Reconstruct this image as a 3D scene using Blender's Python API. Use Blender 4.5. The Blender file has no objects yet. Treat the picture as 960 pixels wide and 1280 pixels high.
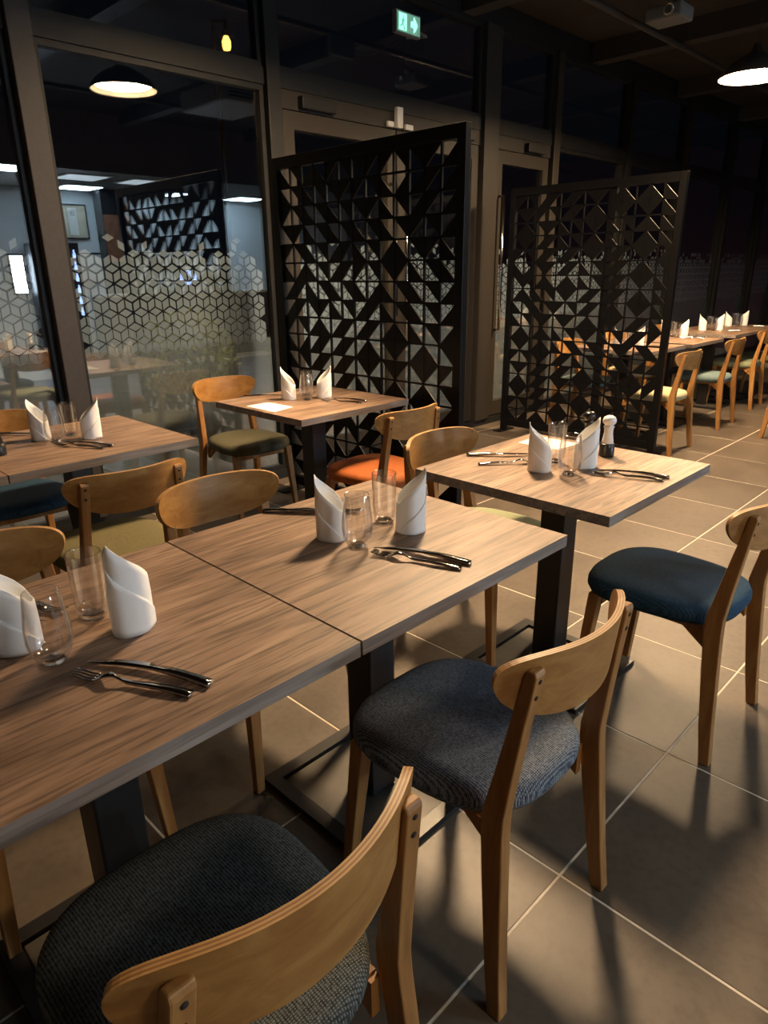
import bpy, bmesh, math, random
from mathutils import Matrix, Vector
random.seed(7)
S = bpy.context.scene
COL = S.collection
PI = math.pi

# ------------------------------------------------------------------ camera
# room axes: x points away from the window wall, y runs along it into the depth
YAW, PITCH, ROLL, CAMH = 0.781062805595978, 0.34166263113388695, -0.012283377064066632, 1.3691580921550528
rt = Vector((math.cos(YAW), math.sin(YAW), 0))
fw = Vector((-math.sin(YAW) * math.cos(PITCH), math.cos(YAW) * math.cos(PITCH), -math.sin(PITCH)))
up = Vector((-math.sin(YAW) * math.sin(PITCH), math.cos(YAW) * math.sin(PITCH), math.cos(PITCH)))
R_ = rt * math.cos(ROLL) + up * math.sin(ROLL)
U_ = -rt * math.sin(ROLL) + up * math.cos(ROLL)
cam = bpy.data.cameras.new('camera')
cam.lens = 850.1125 * 36 / 1280
cam.sensor_width = 36
cam.clip_start = 0.02
co = bpy.data.objects.new('camera', cam)
COL.objects.link(co)
m3 = Matrix((R_, U_, -fw)).transposed()
co.matrix_world = Matrix.Translation((0, 0, CAMH)) @ m3.to_4x4()
S.camera = co

# ------------------------------------------------------------------ world, exposure
w = bpy.data.worlds.new('night')
S.world = w
w.use_nodes = True
w.node_tree.nodes['Background'].inputs[0].default_value = (0.008, 0.013, 0.024, 1)
w.node_tree.nodes['Background'].inputs[1].default_value = 0.15
vs = S.view_settings
vs.view_transform = 'Standard'
vs.look = 'None'
vs.gamma = 1
vs.use_curve_mapping = False
vs.exposure = 0.0
LAMP_WARM = 540.0      # pendant diffusers
LAMP_SIDE = 82.0
PANEL_COOL = 34.0
try:
    S.cycles.use_denoising = True
    S.cycles.sample_clamp_indirect = 6
    S.cycles.max_bounces = 10
    S.cycles.transparent_max_bounces = 24
except Exception:
    pass

# ------------------------------------------------------------------ materials
MATS = {}
def nodes(name):
    m = bpy.data.materials.new(name)
    m.use_nodes = True
    nt = m.node_tree
    b = nt.nodes['Principled BSDF']
    MATS[name] = m
    return m, nt, b
def N(nt, t, **kw):
    n = nt.nodes.new(t)
    for k, v in kw.items():
        if k.startswith('i_'):
            key = k[2:]
            n.inputs[int(key) if key.isdigit() else key.replace('_', ' ')].default_value = v
        else:
            setattr(n, k, v)
    return n
def ramp(nt, src, stops):
    r = nt.nodes.new('ShaderNodeValToRGB')
    e = r.color_ramp.elements
    e[0].position, e[0].color = stops[0][0], (*stops[0][1], 1)
    e[1].position, e[1].color = stops[1][0], (*stops[1][1], 1)
    for p, c in stops[2:]:
        x = e.new(p); x.color = (*c, 1)
    nt.links.new(src, r.inputs[0])
    return r.outputs[0]
def bump(nt, b, src, strength, dist=0.002):
    n = N(nt, 'ShaderNodeBump')
    n.inputs['Strength'].default_value = strength
    n.inputs['Distance'].default_value = dist
    nt.links.new(src, n.inputs['Height'])
    nt.links.new(n.outputs[0], b.inputs['Normal'])
def coords(nt, scale, rnd=True):
    tc = N(nt, 'ShaderNodeTexCoord')
    mp = N(nt, 'ShaderNodeMapping')
    mp.inputs['Scale'].default_value = scale
    nt.links.new(tc.outputs['Object'], mp.inputs['Vector'])
    if rnd:
        oi = N(nt, 'ShaderNodeObjectInfo')
        mu = N(nt, 'ShaderNodeMath', operation='MULTIPLY')
        mu.inputs[1].default_value = 37.0
        nt.links.new(oi.outputs['Random'], mu.inputs[0])
        nt.links.new(mu.outputs[0], mp.inputs['Location'])
    return mp.outputs[0]
def plain(name, col, rough=0.5, metal=0.0, spec=0.5, var=0.06, scale=30.0, bmp=0.0):
    m, nt, b = nodes(name)
    nz = N(nt, 'ShaderNodeTexNoise')
    nz.inputs['Scale'].default_value = scale
    nz.inputs['Detail'].default_value = 4
    nt.links.new(coords(nt, (1, 1, 1)), nz.inputs['Vector'])
    lo = tuple(max(0, c * (1 - var)) for c in col)
    hi = tuple(min(1, c * (1 + var)) for c in col)
    nt.links.new(ramp(nt, nz.outputs[0], [(0.3, lo), (0.7, hi)]), b.inputs['Base Color'])
    b.inputs['Roughness'].default_value = rough
    b.inputs['Metallic'].default_value = metal
    b.inputs['Specular IOR Level'].default_value = spec
    if bmp:
        bump(nt, b, nz.outputs[0], bmp)
    return m
def wood(name, dark, mid, light, scale, rough=0.42, knots=False, bmp=0.15):
    m, nt, b = nodes(name)
    v = coords(nt, scale)
    n1 = N(nt, 'ShaderNodeTexNoise')
    n1.inputs['Scale'].default_value = 1.0
    n1.inputs['Detail'].default_value = 8
    n1.inputs['Roughness'].default_value = 0.62
    n1.inputs['Distortion'].default_value = 0.7
    nt.links.new(v, n1.inputs['Vector'])
    c = ramp(nt, n1.outputs[0], [(0.30, dark), (0.68, light), (0.50, mid)])
    if knots:
        v2 = coords(nt, (3.0, 1.1, 3.0))
        n2 = N(nt, 'ShaderNodeTexNoise')
        n2.inputs['Scale'].default_value = 2.0
        n2.inputs['Detail'].default_value = 3
        nt.links.new(v2, n2.inputs['Vector'])
        mx = N(nt, 'ShaderNodeMix', data_type='RGBA', blend_type='MULTIPLY')
        mx.inputs['Factor'].default_value = 0.6
        nt.links.new(c, mx.inputs['A'])
        nt.links.new(ramp(nt, n2.outputs[0], [(0.3, (0.62, 0.58, 0.56)), (0.62, (1, 1, 1))]), mx.inputs['B'])
        c = mx.outputs['Result']
    nt.links.new(c, b.inputs['Base Color'])
    b.inputs['Roughness'].default_value = rough
    bump(nt, b, n1.outputs[0], bmp, 0.001)
    return m
def fabric(name, c1, c2, rough=0.9):
    m, nt, b = nodes(name)
    tc = N(nt, 'ShaderNodeTexCoord')
    waves = []
    for d, sc in (('X', 64.0), ('Y', 92.0)):
        wv = N(nt, 'ShaderNodeTexWave', bands_direction=d)
        wv.inputs['Scale'].default_value = sc
        wv.inputs['Distortion'].default_value = 1.6
        wv.inputs['Detail'].default_value = 2
        wv.inputs['Detail Scale'].default_value = 3
        nt.links.new(tc.outputs['Object'], wv.inputs['Vector'])
        waves.append(wv)
    mu = N(nt, 'ShaderNodeMath', operation='MULTIPLY')
    nt.links.new(waves[0].outputs['Fac'], mu.inputs[0])
    nt.links.new(waves[1].outputs['Fac'], mu.inputs[1])
    nz = N(nt, 'ShaderNodeTexNoise')
    nz.inputs['Scale'].default_value = 170
    nt.links.new(tc.outputs['Object'], nz.inputs['Vector'])
    ad = N(nt, 'ShaderNodeMath', operation='ADD')
    nt.links.new(mu.outputs[0], ad.inputs[0])
    nt.links.new(nz.outputs[0], ad.inputs[1])
    dv = N(nt, 'ShaderNodeMath', operation='MULTIPLY')
    dv.inputs[1].default_value = 0.62
    nt.links.new(ad.outputs[0], dv.inputs[0])
    nt.links.new(ramp(nt, dv.outputs[0], [(0.25, c1), (0.75, c2)]), b.inputs['Base Color'])
    b.inputs['Roughness'].default_value = rough
    b.inputs['Specular IOR Level'].default_value = 0.25
    bump(nt, b, ad.outputs[0], 0.5, 0.0012)
    return m
def emit(name, col, strength):
    m, nt, b = nodes(name)
    b.inputs['Base Color'].default_value = (0.8, 0.8, 0.8, 1)
    b.inputs['Emission Color'].default_value = (*col, 1)
    b.inputs['Emission Strength'].default_value = strength
    return m
def thin_glass(name, f0, tint=(1, 1, 1), rough=0.0, power=5.0, fmax=1.0):
    m, nt, b = nodes(name)
    nt.nodes.remove(b)
    out = nt.nodes['Material Output']
    t = N(nt, 'ShaderNodeBsdfTransparent'); t.inputs[0].default_value = (*tint, 1)
    g = N(nt, 'ShaderNodeBsdfGlossy'); g.inputs['Roughness'].default_value = rough
    lw = N(nt, 'ShaderNodeLayerWeight'); lw.inputs['Blend'].default_value = 0.5
    pw = N(nt, 'ShaderNodeMath', operation='POWER'); pw.inputs[1].default_value = power
    nt.links.new(lw.outputs['Facing'], pw.inputs[0])
    mr = N(nt, 'ShaderNodeMapRange'); mr.inputs[3].default_value = f0; mr.inputs[4].default_value = fmax
    nt.links.new(pw.outputs[0], mr.inputs[0])
    mx = N(nt, 'ShaderNodeMixShader')
    nt.links.new(mr.outputs[0], mx.inputs[0]); nt.links.new(t.outputs[0], mx.inputs[1]); nt.links.new(g.outputs[0], mx.inputs[2])
    nt.links.new(mx.outputs[0], out.inputs[0])
    return m
def film(name, opacity, col):
    m, nt, b = nodes(name)
    nt.nodes.remove(b)
    out = nt.nodes['Material Output']
    t = N(nt, 'ShaderNodeBsdfTransparent')
    d = N(nt, 'ShaderNodeBsdfDiffuse'); d.inputs[0].default_value = (*col, 1)
    mx = N(nt, 'ShaderNodeMixShader')
    nz = N(nt, 'ShaderNodeTexNoise'); nz.inputs['Scale'].default_value = 6
    tc = N(nt, 'ShaderNodeTexCoord')
    nt.links.new(tc.outputs['Object'], nz.inputs['Vector'])
    r = N(nt, 'ShaderNodeMapRange'); r.inputs[3].default_value = opacity * 0.85; r.inputs[4].default_value = opacity * 1.15
    nt.links.new(nz.outputs[0], r.inputs[0])
    nt.links.new(r.outputs[0], mx.inputs[0]); nt.links.new(t.outputs[0], mx.inputs[1]); nt.links.new(d.outputs[0], mx.inputs[2])
    nt.links.new(mx.outputs[0], out.inputs[0])
    return m

m, nt, b = nodes('table_wood')
va = coords(nt, (34, 2.0, 34)); vb = coords(nt, (120, 7.0, 120)); vc = coords(nt, (7, 1.8, 7))
na = N(nt, 'ShaderNodeTexNoise'); na.inputs['Scale'].default_value = 1; na.inputs['Detail'].default_value = 7; na.inputs['Roughness'].default_value = 0.65; na.inputs['Distortion'].default_value = 0.5
nb = N(nt, 'ShaderNodeTexNoise'); nb.inputs['Scale'].default_value = 1; nb.inputs['Detail'].default_value = 4
ncl = N(nt, 'ShaderNodeTexNoise'); ncl.inputs['Scale'].default_value = 1; ncl.inputs['Detail'].default_value = 4; ncl.inputs['Distortion'].default_value = 1.2
nt.links.new(va, na.inputs['Vector']); nt.links.new(vb, nb.inputs['Vector']); nt.links.new(vc, ncl.inputs['Vector'])
ca = ramp(nt, na.outputs[0], [(0.28, (0.130, 0.082, 0.056)), (0.70, (0.385, 0.262, 0.184)), (0.47, (0.248, 0.160, 0.110))])
m1 = N(nt, 'ShaderNodeMix', data_type='RGBA', blend_type='MULTIPLY'); m1.inputs['Factor'].default_value = 0.75
nt.links.new(ca, m1.inputs['A']); nt.links.new(ramp(nt, nb.outputs[0], [(0.38, (0.36, 0.33, 0.31)), (0.50, (1, 1, 1))]), m1.inputs['B'])
m2 = N(nt, 'ShaderNodeMix', data_type='RGBA', blend_type='MULTIPLY'); m2.inputs['Factor'].default_value = 0.7
nt.links.new(m1.outputs['Result'], m2.inputs['A']); nt.links.new(ramp(nt, ncl.outputs[0], [(0.32, (0.50, 0.45, 0.42)), (0.56, (1.08, 1.06, 1.05))]), m2.inputs['B'])
nt.links.new(m2.outputs['Result'], b.inputs['Base Color'])
b.inputs['Roughness'].default_value = 0.48
bump(nt, b, nb.outputs[0], 0.15, 0.001)
wood('table_edge', (0.130, 0.105, 0.090), (0.230, 0.190, 0.165), (0.330, 0.280, 0.245), (60, 3.0, 60), 0.6, False, 0.2)
wood('beech', (0.235, 0.098, 0.025), (0.330, 0.153, 0.042), (0.405, 0.213, 0.068), (38, 38, 4.5), 0.45)
wood('beech_veneer', (0.255, 0.110, 0.027), (0.350, 0.168, 0.045), (0.430, 0.232, 0.073), (9, 30, 30), 0.46)
wood('ply_dark', (0.19, 0.085, 0.026), (0.24, 0.11, 0.036), (0.28, 0.135, 0.046), (12, 40, 40), 0.5)
wood('ply_light', (0.36, 0.20, 0.070), (0.42, 0.24, 0.090), (0.48, 0.285, 0.115), (12, 40, 40), 0.45)
plain('black_steel', (0.012, 0.012, 0.013), 0.38, 0.0, 0.5, 0.1, 60)
plain('base_plate', (0.060, 0.052, 0.043), 0.45, 0.0, 0.5, 0.2, 14)
plain('screen_black', (0.004, 0.004, 0.005), 0.36, 0.0, 0.20, 0.1, 40)
plain('frame_dark', (0.012, 0.012, 0.012), 0.5, 0.0, 0.2, 0.08, 50)
plain('frame_lit', (0.040, 0.035, 0.033), 0.5, 0.0, 0.25, 0.08, 50)  # lighter copy of frame_dark: lamplight low on the posts put into the colour
plain('frame_door', (0.024, 0.020, 0.016), 0.5, 0.0, 0.2, 0.08, 50)
plain('napkin_paper', (0.90, 0.90, 0.90), 0.85, 0, 0.2, 0.02, 400, 0.08)
plain('card_paper', (0.86, 0.84, 0.80), 0.7, 0, 0.3, 0.02, 60)
plain('steel', (0.52, 0.50, 0.48), 0.11, 1.0, 0.5, 0.04, 80)
plain('mill_white', (0.80, 0.80, 0.80), 0.3, 0, 0.5, 0.02, 80)
plain('mill_black', (0.012, 0.012, 0.013), 0.3, 0, 0.5, 0.1, 80)
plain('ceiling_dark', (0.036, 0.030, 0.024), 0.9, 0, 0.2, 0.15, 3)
plain('beam_dark', (0.035, 0.030, 0.026), 0.6, 0, 0.3, 0.1, 10)
plain('wall_white', (0.72, 0.76, 0.78), 0.8, 0, 0.3, 0.03, 4)
plain('wall_red', (0.085, 0.012, 0.014), 0.7, 0, 0.3, 0.1, 4)
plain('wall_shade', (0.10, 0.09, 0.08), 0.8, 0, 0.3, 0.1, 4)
plain('grout', (0.62, 0.56, 0.47), 0.9, 0, 0.2, 0.12, 40)
plain('lamp_shell', (0.06, 0.055, 0.05), 0.4, 0, 0.5, 0.05, 40)
plain('lamp_inner', (0.85, 0.82, 0.75), 0.5, 0, 0.5, 0.02, 40)
plain('poster_brown', (0.28, 0.13, 0.07), 0.5, 0, 0.4, 0.25, 12)
plain('print_tan', (0.42, 0.36, 0.27), 0.5, 0, 0.4, 0.1, 12)
plain('paver', (0.16, 0.16, 0.16), 0.85, 0, 0.3, 0.2, 5)
plain('pale_plastic', (0.5, 0.5, 0.47), 0.5, 0, 0.4, 0.05, 20)
plain('leaf', (0.26, 0.29, 0.07), 0.55, 0, 0.3, 0.35, 25)
plain('bark', (0.10, 0.07, 0.05), 0.9, 0, 0.2, 0.2, 25)
plain('sign_case', (0.14, 0.14, 0.135), 0.5, 0, 0.4, 0.05, 20)
plain('rubber', (0.02, 0.02, 0.02), 0.8)
emit('lamp_diffuser', (1.0, 0.69, 0.39), LAMP_WARM)
emit('lamp_diffuser_side', (1.0, 0.84, 0.64), LAMP_SIDE)
emit('panel_cool', (0.58, 0.82, 1.0), PANEL_COOL)
emit('panel_dim', (0.72, 0.88, 1.0), 1.6)
emit('display_cool', (0.66, 0.84, 1.0), 280.0)
emit('amber_strip', (1.0, 0.42, 0.05), 0.35)
emit('sign_green', (0.0, 0.22, 0.11), 0.8)
emit('sign_white', (0.25, 1.0, 0.65), 1.5)
emit('led_blue', (0.30, 0.50, 1.0), 5.0)
emit('amber_glass', (1.0, 0.45, 0.06), 7.0)
emit('red_led', (1.0, 0.25, 0.12), 6.0)
thin_glass('window_glass', 0.19, (0.97, 0.98, 0.98))
thin_glass('tumbler_glass', 0.085, (0.99, 0.99, 0.99), 0.04, 2.6, 0.95)
m, nt, b = nodes('tumbler_base')
b.inputs['Transmission Weight'].default_value = 1.0
b.inputs['Roughness'].default_value = 0.02
b.inputs['IOR'].default_value = 1.48
film('frost_solid', 0.27, (0.56, 0.68, 0.76))
film('frost_cells', 0.46, (0.50, 0.62, 0.72))

fabric('seat_charcoal', (0.014, 0.017, 0.017), (0.150, 0.158, 0.150))
fabric('seat_greyblue', (0.028, 0.040, 0.062), (0.260, 0.290, 0.330))
fabric('seat_navy', (0.010, 0.030, 0.062), (0.032, 0.084, 0.140))
fabric('seat_olive', (0.100, 0.088, 0.040), (0.210, 0.185, 0.095))
fabric('seat_rust', (0.330, 0.085, 0.018), (0.480, 0.140, 0.035), 0.6)
fabric('seat_moss', (0.070, 0.066, 0.040), (0.150, 0.140, 0.090))
fabric('seat_cream', (0.420, 0.360, 0.200), (0.580, 0.500, 0.310))
fabric('seat_teal', (0.075, 0.120, 0.130), (0.165, 0.225, 0.230))
fabric('seat_sage', (0.180, 0.200, 0.120), (0.300, 0.320, 0.210))

# floor tile: warm grey stoneware, cloudy, with satin patches
m, nt, b = nodes('tile')
v = coords(nt, (1, 1, 1))
n1 = N(nt, 'ShaderNodeTexNoise'); n1.inputs['Scale'].default_value = 3.2; n1.inputs['Detail'].default_value = 9; n1.inputs['Roughness'].default_value = 0.6
n2 = N(nt, 'ShaderNodeTexNoise'); n2.inputs['Scale'].default_value = 42; n2.inputs['Detail'].default_value = 6
nt.links.new(v, n1.inputs['Vector']); nt.links.new(v, n2.inputs['Vector'])
c1 = ramp(nt, n1.outputs[0], [(0.3, (0.070, 0.054, 0.041)), (0.72, (0.128, 0.100, 0.076))])
mx = N(nt, 'ShaderNodeMix', data_type='RGBA', blend_type='MULTIPLY'); mx.inputs['Factor'].default_value = 0.5
nt.links.new(c1, mx.inputs['A'])
nt.links.new(ramp(nt, n2.outputs[0], [(0.30, (0.6, 0.58, 0.55)), (0.55, (1, 1, 1))]), mx.inputs['B'])
nt.links.new(mx.outputs['Result'], b.inputs['Base Color'])
rr = N(nt, 'ShaderNodeMapRange'); rr.inputs[3].default_value = 0.36; rr.inputs[4].default_value = 0.58
nt.links.new(n1.outputs[0], rr.inputs[0]); nt.links.new(rr.outputs[0], b.inputs['Roughness'])
bump(nt, b, n2.outputs[0], 0.12, 0.001)

# ------------------------------------------------------------------ mesh helpers
class MB:
    def __init__(self):
        self.v = []; self.f = []; self.mi = []; self.sm = []
    def add(self, vs, fs, mi=0, smooth=False):
        o = len(self.v)
        self.v += [tuple(p) for p in vs]
        for q in fs:
            self.f.append([o + i for i in q]); self.mi.append(mi); self.sm.append(smooth)
        return self
    def box(self, x0, x1, y0, y1, z0, z1, mi=0):
        vs = [(x, y, z) for z in (z0, z1) for y in (y0, y1) for x in (x0, x1)]
        return self.add(vs, [(0, 2, 3, 1), (4, 5, 7, 6), (0, 1, 5, 4), (2, 6, 7, 3), (0, 4, 6, 2), (1, 3, 7, 5)], mi)
    def loft(self, rings, mi=0, smooth=False, caps=True, closed=True):
        n = len(rings[0]); vs = [p for r in rings for p in r]; fs = []
        for i in range(len(rings) - 1):
            for k in range(n if closed else n - 1):
                a = i * n + k; b2 = i * n + (k + 1) % n
                fs.append((a, b2, b2 + n, a + n))
        if caps:
            fs.append(tuple(range(n - 1, -1, -1)))
            fs.append(tuple((len(rings) - 1) * n + k for k in range(n)))
        return self.add(vs, fs, mi, smooth)
    def lathe(self, prof, seg=32, mi=0, smooth=True, c=(0, 0, 0), caps=False):
        rings = [[(c[0] + r * math.cos(2 * PI * k / seg), c[1] + r * math.sin(2 * PI * k / seg), c[2] + z) for k in range(seg)] for r, z in prof]
        return self.loft(rings, mi, smooth, caps)
    def tube(self, pts, r, seg=8, mi=0):
        rings = []
        for i, p in enumerate(pts):
            p = Vector(p)
            d = (Vector(pts[min(i + 1, len(pts) - 1)]) - Vector(pts[max(i - 1, 0)])).normalized()
            a = d.cross(Vector((0, 0, 1)) if abs(d.z) < 0.9 else Vector((1, 0, 0))).normalized(); bb = d.cross(a)
            rings.append([p + (a * math.cos(2 * PI * k / seg) + bb * math.sin(2 * PI * k / seg)) * r for k in range(seg)])
        return self.loft(rings, mi, True)
    def build(self, name, mats, parent=None, loc=None, rotz=None, bevel=0, solid=0, fix=True):
        me = bpy.data.meshes.new(name)
        me.from_pydata(self.v, [], self.f)
        for mt in ([mats] if isinstance(mats, str) else mats):
            me.materials.append(MATS[mt])
        for p, i, s in zip(me.polygons, self.mi, self.sm):
            p.material_index = i; p.use_smooth = s
        if fix:
            bm = bmesh.new(); bm.from_mesh(me)
            bmesh.ops.recalc_face_normals(bm, faces=bm.faces)
            bm.to_mesh(me); bm.free()
        o = bpy.data.objects.new(name, me)
        COL.objects.link(o)
        if parent: o.parent = parent
        if loc is not None: o.location = loc
        if rotz is not None: o.rotation_euler = (0, 0, rotz)
        if bevel:
            md = o.modifiers.new('bevel', 'BEVEL'); md.width = bevel; md.segments = 2; md.limit_method = 'ANGLE'; md.angle_limit = 0.7
        if solid:
            md = o.modifiers.new('solid', 'SOLIDIFY'); md.thickness = solid; md.offset = 0
        return o
def box(name, mat, x0, x1, y0, y1, z0, z1, parent=None, bevel=0):
    return MB().box(x0, x1, y0, y1, z0, z1).build(name, mat, parent, bevel=bevel)
def tag(o, label=None, cat=None, group=None, kind=None):
    if label: o['label'] = label
    if cat: o['category'] = cat
    if group: o['group'] = group
    if kind: o['kind'] = kind
    return o
def empty(name, loc=(0, 0, 0), rotz=0):
    o = bpy.data.objects.new(name, None)
    o.empty_display_size = 0.1
    COL.objects.link(o)
    o.location = loc; o.rotation_euler = (0, 0, rotz)
    return o
def share(o, name, parent, loc=(0, 0, 0), rot=(0, 0, 0)):
    c = o.copy(); c.name = name
    COL.objects.link(c); c.parent = parent; c.location = loc; c.rotation_euler = rot
    return c
def copy_tree(o, parent=None):
    c = o.copy(); COL.objects.link(c); c.parent = parent
    for ch in list(o.children): copy_tree(ch, c)
    return c

# ------------------------------------------------------------------ the room shell
WX = -3.78                      # plane of the glass
YA, YB, XR, CZ = -2.2, 13.0, 4.3, 3.3
fl = box('floor', 'grout', WX - 0.05, XR, YA, YB, -0.06, -0.0015)
tag(fl, 'warm grey stoneware tiled floor with pale joints', 'floor', kind='structure')
PIT, GAP = 0.6025, 0.0060
t0 = None
for i in range(-6, 5):
    for j in range(-3, 16):
        x0 = -0.583 + i * PIT; y0 = 1.171 + j * PIT
        if x0 < WX + 0.02: x0c = WX + 0.02
        if t0 is None:
            h_ = PIT / 2 - GAP / 2
            t0 = MB().box(-h_, h_, -h_, h_, -0.012, 0).build('tile', 'tile', fl, bevel=0.0015)
            t = t0
        else:
            t = share(t0, 'tile', fl)
        t.location = (x0 + PIT / 2, y0 + PIT / 2, random.uniform(-0.0006, 0))
        t.rotation_euler = (0, 0, random.choice((0, PI / 2, PI, 3 * PI / 2)))
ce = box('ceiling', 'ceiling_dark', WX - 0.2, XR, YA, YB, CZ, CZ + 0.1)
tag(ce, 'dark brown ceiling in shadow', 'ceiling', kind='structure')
for k in range(6):
    yb = 0.9 + k * 1.9
    box('beam', 'beam_dark', WX + 0.06, XR - 2.6, yb - 0.07, yb + 0.07, CZ - 0.16, CZ, ce)
for k in range(3):
    xb = -2.9 + k * 1.5
    MB().tube([(xb, YA + .1, CZ - 0.19), (xb, YB - .1, CZ - 0.19)], 0.022).build('conduit', 'beam_dark', ce)
wr = box('wall_right', 'wall_white', XR, XR + 0.1, YA, YB, 0, CZ)
tag(wr, 'white painted wall across the room, seen mirrored in the window', 'wall', kind='structure')
wb = box('wall_back', 'wall_red', WX - 0.1, XR, YB, YB + 0.1, 0, CZ)
tag(wb, 'dark red end wall at the far end of the room', 'wall', kind='structure')
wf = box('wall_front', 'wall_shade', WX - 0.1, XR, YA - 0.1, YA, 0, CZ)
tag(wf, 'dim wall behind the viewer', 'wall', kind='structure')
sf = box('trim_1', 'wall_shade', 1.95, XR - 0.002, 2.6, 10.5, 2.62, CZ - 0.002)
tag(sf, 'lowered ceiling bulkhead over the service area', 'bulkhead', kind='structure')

# window wall: plinth, header, posts
wl = box('wall_left', 'frame_dark', WX - 0.06, WX + 0.05, YA, YB, 0.0, 0.06)
tag(wl, 'dark aluminium window wall with posts and a header rail', 'window wall', kind='structure')
box('header_rail', 'frame_dark', WX - 0.06, WX + 0.045, YA, YB, 2.41, 2.50, wl)
box('top_rail', 'frame_dark', WX - 0.06, WX + 0.05, YA, YB, 3.14, CZ - 0.002, wl)
POSTS = [(-0.05, 0.10, 'frame_lit'), (1.44, 0.11, 'frame_lit'), (2.86, 0.10, 'frame_dark'), (5.03, 0.20, 'frame_door'),
         (6.02, 0.10, 'frame_door'), (7.45, 0.09, 'frame_dark'), (8.9, 0.11, 'frame_door'), (10.4, 0.08, 'frame_dark'), (11.8, 0.08, 'frame_dark'), (12.95, 0.08, 'frame_dark')]
for y, wd, mt in POSTS:
    box('post', mt, WX - 0.06, WX + 0.075, y - wd / 2, y + wd / 2, 0.06, 3.14, wl, bevel=0.004)

def frost(y0, y1, parent, x, rnd, ztop=1.50, zsolid=0.96, s=0.052):
    """white cut film: solid below, cube pattern whose clear joints open upwards"""
    o = MB().add([(x, y0, 0.08), (x, y1, 0.08), (x, y1, zsolid), (x, y0, zsolid)], [(0, 1, 2, 3)]).build('frosted_film', 'frost_solid', parent, fix=False)
    mb = MB()
    W = math.sqrt(3) * s
    row = 0
    z = zsolid + s * 0.35
    while z < ztop + 0.10:
        y = y0 - (W / 2 if row % 2 else 0)
        while y < y1 + W:
            vv = [(y + s * math.cos(PI / 6 + k * PI / 3), z + s * math.sin(PI / 6 + k * PI / 3)) for k in range(6)]
            for k in (0, 2, 4):
                q = [(y, z), vv[k], vv[(k + 1) % 6], vv[(k + 2) % 6]]
                cy = sum(p[0] for p in q) / 4; cz = sum(p[1] for p in q) / 4
                t = (cz - zsolid) / (ztop - zsolid)
                if t > 0.86 and rnd.random() < min(0.95, (t - 0.80) * 3.0): continue
                g = 0.92 - 0.16 * max(0, t) - (0.06 if rnd.random() < 0.25 else 0)
                pts = [(cy + (a - cy) * g, cz + (b2 - cz) * g) for a, b2 in q]
                if min(p[0] for p in pts) < y0 or max(p[0] for p in pts) > y1 or min(p[1] for p in pts) < zsolid - 0.06: continue
                mb.add([(x, a, b2) for a, b2 in pts], [(0, 1, 2, 3)])
            y += W
        z += 1.5 * s; row += 1
    f = mb.build('cube_pattern_film', 'frost_cells', parent, fix=False)
    f['kind'] = 'stuff'
def window(n, y0, y1, z0, z1, label, with_film):
    o = box('window_%d' % n, 'window_glass', WX - 0.006, WX + 0.006, y0, y1, z0, z1)
    tag(o, label, 'window', kind='structure')
    for a, b2, c, d in ((y0, y0 + 0.03, z0, z1), (y1 - 0.03, y1, z0, z1), (y0 + .03, y1 - .03, z0, z0 + 0.03), (y0 + .03, y1 - .03, z1 - 0.03, z1)):
        box('glazing_bead', 'frame_dark', WX - 0.03, WX + 0.03, a, b2, c, d, o)
    if with_film:
        frost(y0 + 0.035, y1 - 0.035, o, WX - 0.010, random.Random(n))
PY = [p[0] for p in POSTS]
def clear(a, b2): return (a[0] + a[1] / 2, b2[0] - b2[1] / 2)
wn = 1
bays = [(0, 1), (1, 2), (4, 5), (5, 6), (6, 7), (7, 8), (8, 9)]
names = ['window pane with cube film at the left edge of the picture', 'wide window pane with cube film behind the corner table',
         'window pane with cube film behind the second screen', 'window pane in the dark beyond the second screen',
         'dark window pane above the far tables', 'next to last dark window pane with cube film', 'farthest dark window pane with cube film']
for (a, b2), lab in zip(bays, names):
    y0, y1 = clear(POSTS[a], POSTS[b2])
    window(wn, y0, y1, 0.06, 2.41, lab, True); wn += 1
ups = [(0, 1), (1, 2), (2, 3), (3, 4), (4, 5), (5, 6), (6, 7), (7, 8), (8, 9)]
ulab = ['leftmost upper light above the header rail', 'upper light above the corner table window', 'upper light above the double door behind the exit sign',
        'narrow upper light above the single door', 'upper light above the second screen', 'upper light left of the far tables', 'upper light over the far tables', 'next to last upper light', 'farthest upper light']
for (a, b2), lab in zip(ups, ulab):
    y0, y1 = clear(POSTS[a], POSTS[b2])
    window(wn, y0, y1, 2.50, 3.14, lab, False); wn += 1

# doors
def door(n, y0, y1, label, hinge, film_seed):
    o = MB()
    st = 0.085
    x0, x1 = WX - 0.03, WX + 0.035
    o.box(x0, x1, y0, y0 + st, 0.07, 2.30).box(x0, x1, y1 - st, y1, 0.07, 2.30)
    o.box(x0, x1, y0 + st, y1 - st, 0.07, 0.20).box(x0, x1, y0 + st, y1 - st, 2.20, 2.30)
    d = o.build('door_%d' % n, 'frame_door')
    tag(d, label, 'door', kind='structure')
    box('door_glass', 'window_glass', WX - 0.006, WX + 0.006, y0 + st, y1 - st, 0.20, 2.20, d)
    frost(y0 + st + .005, y1 - st - .005, d, WX - 0.010, random.Random(film_seed))
    cl = box('door_closer', 'frame_dark', WX + 0.036, WX + 0.09, y0 + 0.12 if hinge < 0 else y1 - 0.40, y0 + 0.40 if hinge < 0 else y1 - 0.12, 2.315, 2.385, d, 0.006)
    yy = y1 - 0.055 if hinge < 0 else y0 + 0.055
    MB().tube([(WX + 0.036, yy, 0.85), (WX + 0.085, yy, 0.85), (WX + 0.085, yy, 1.95), (WX + 0.036, yy, 1.95)], 0.013).build('pull_handle', 'steel', d)
    return d
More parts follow.
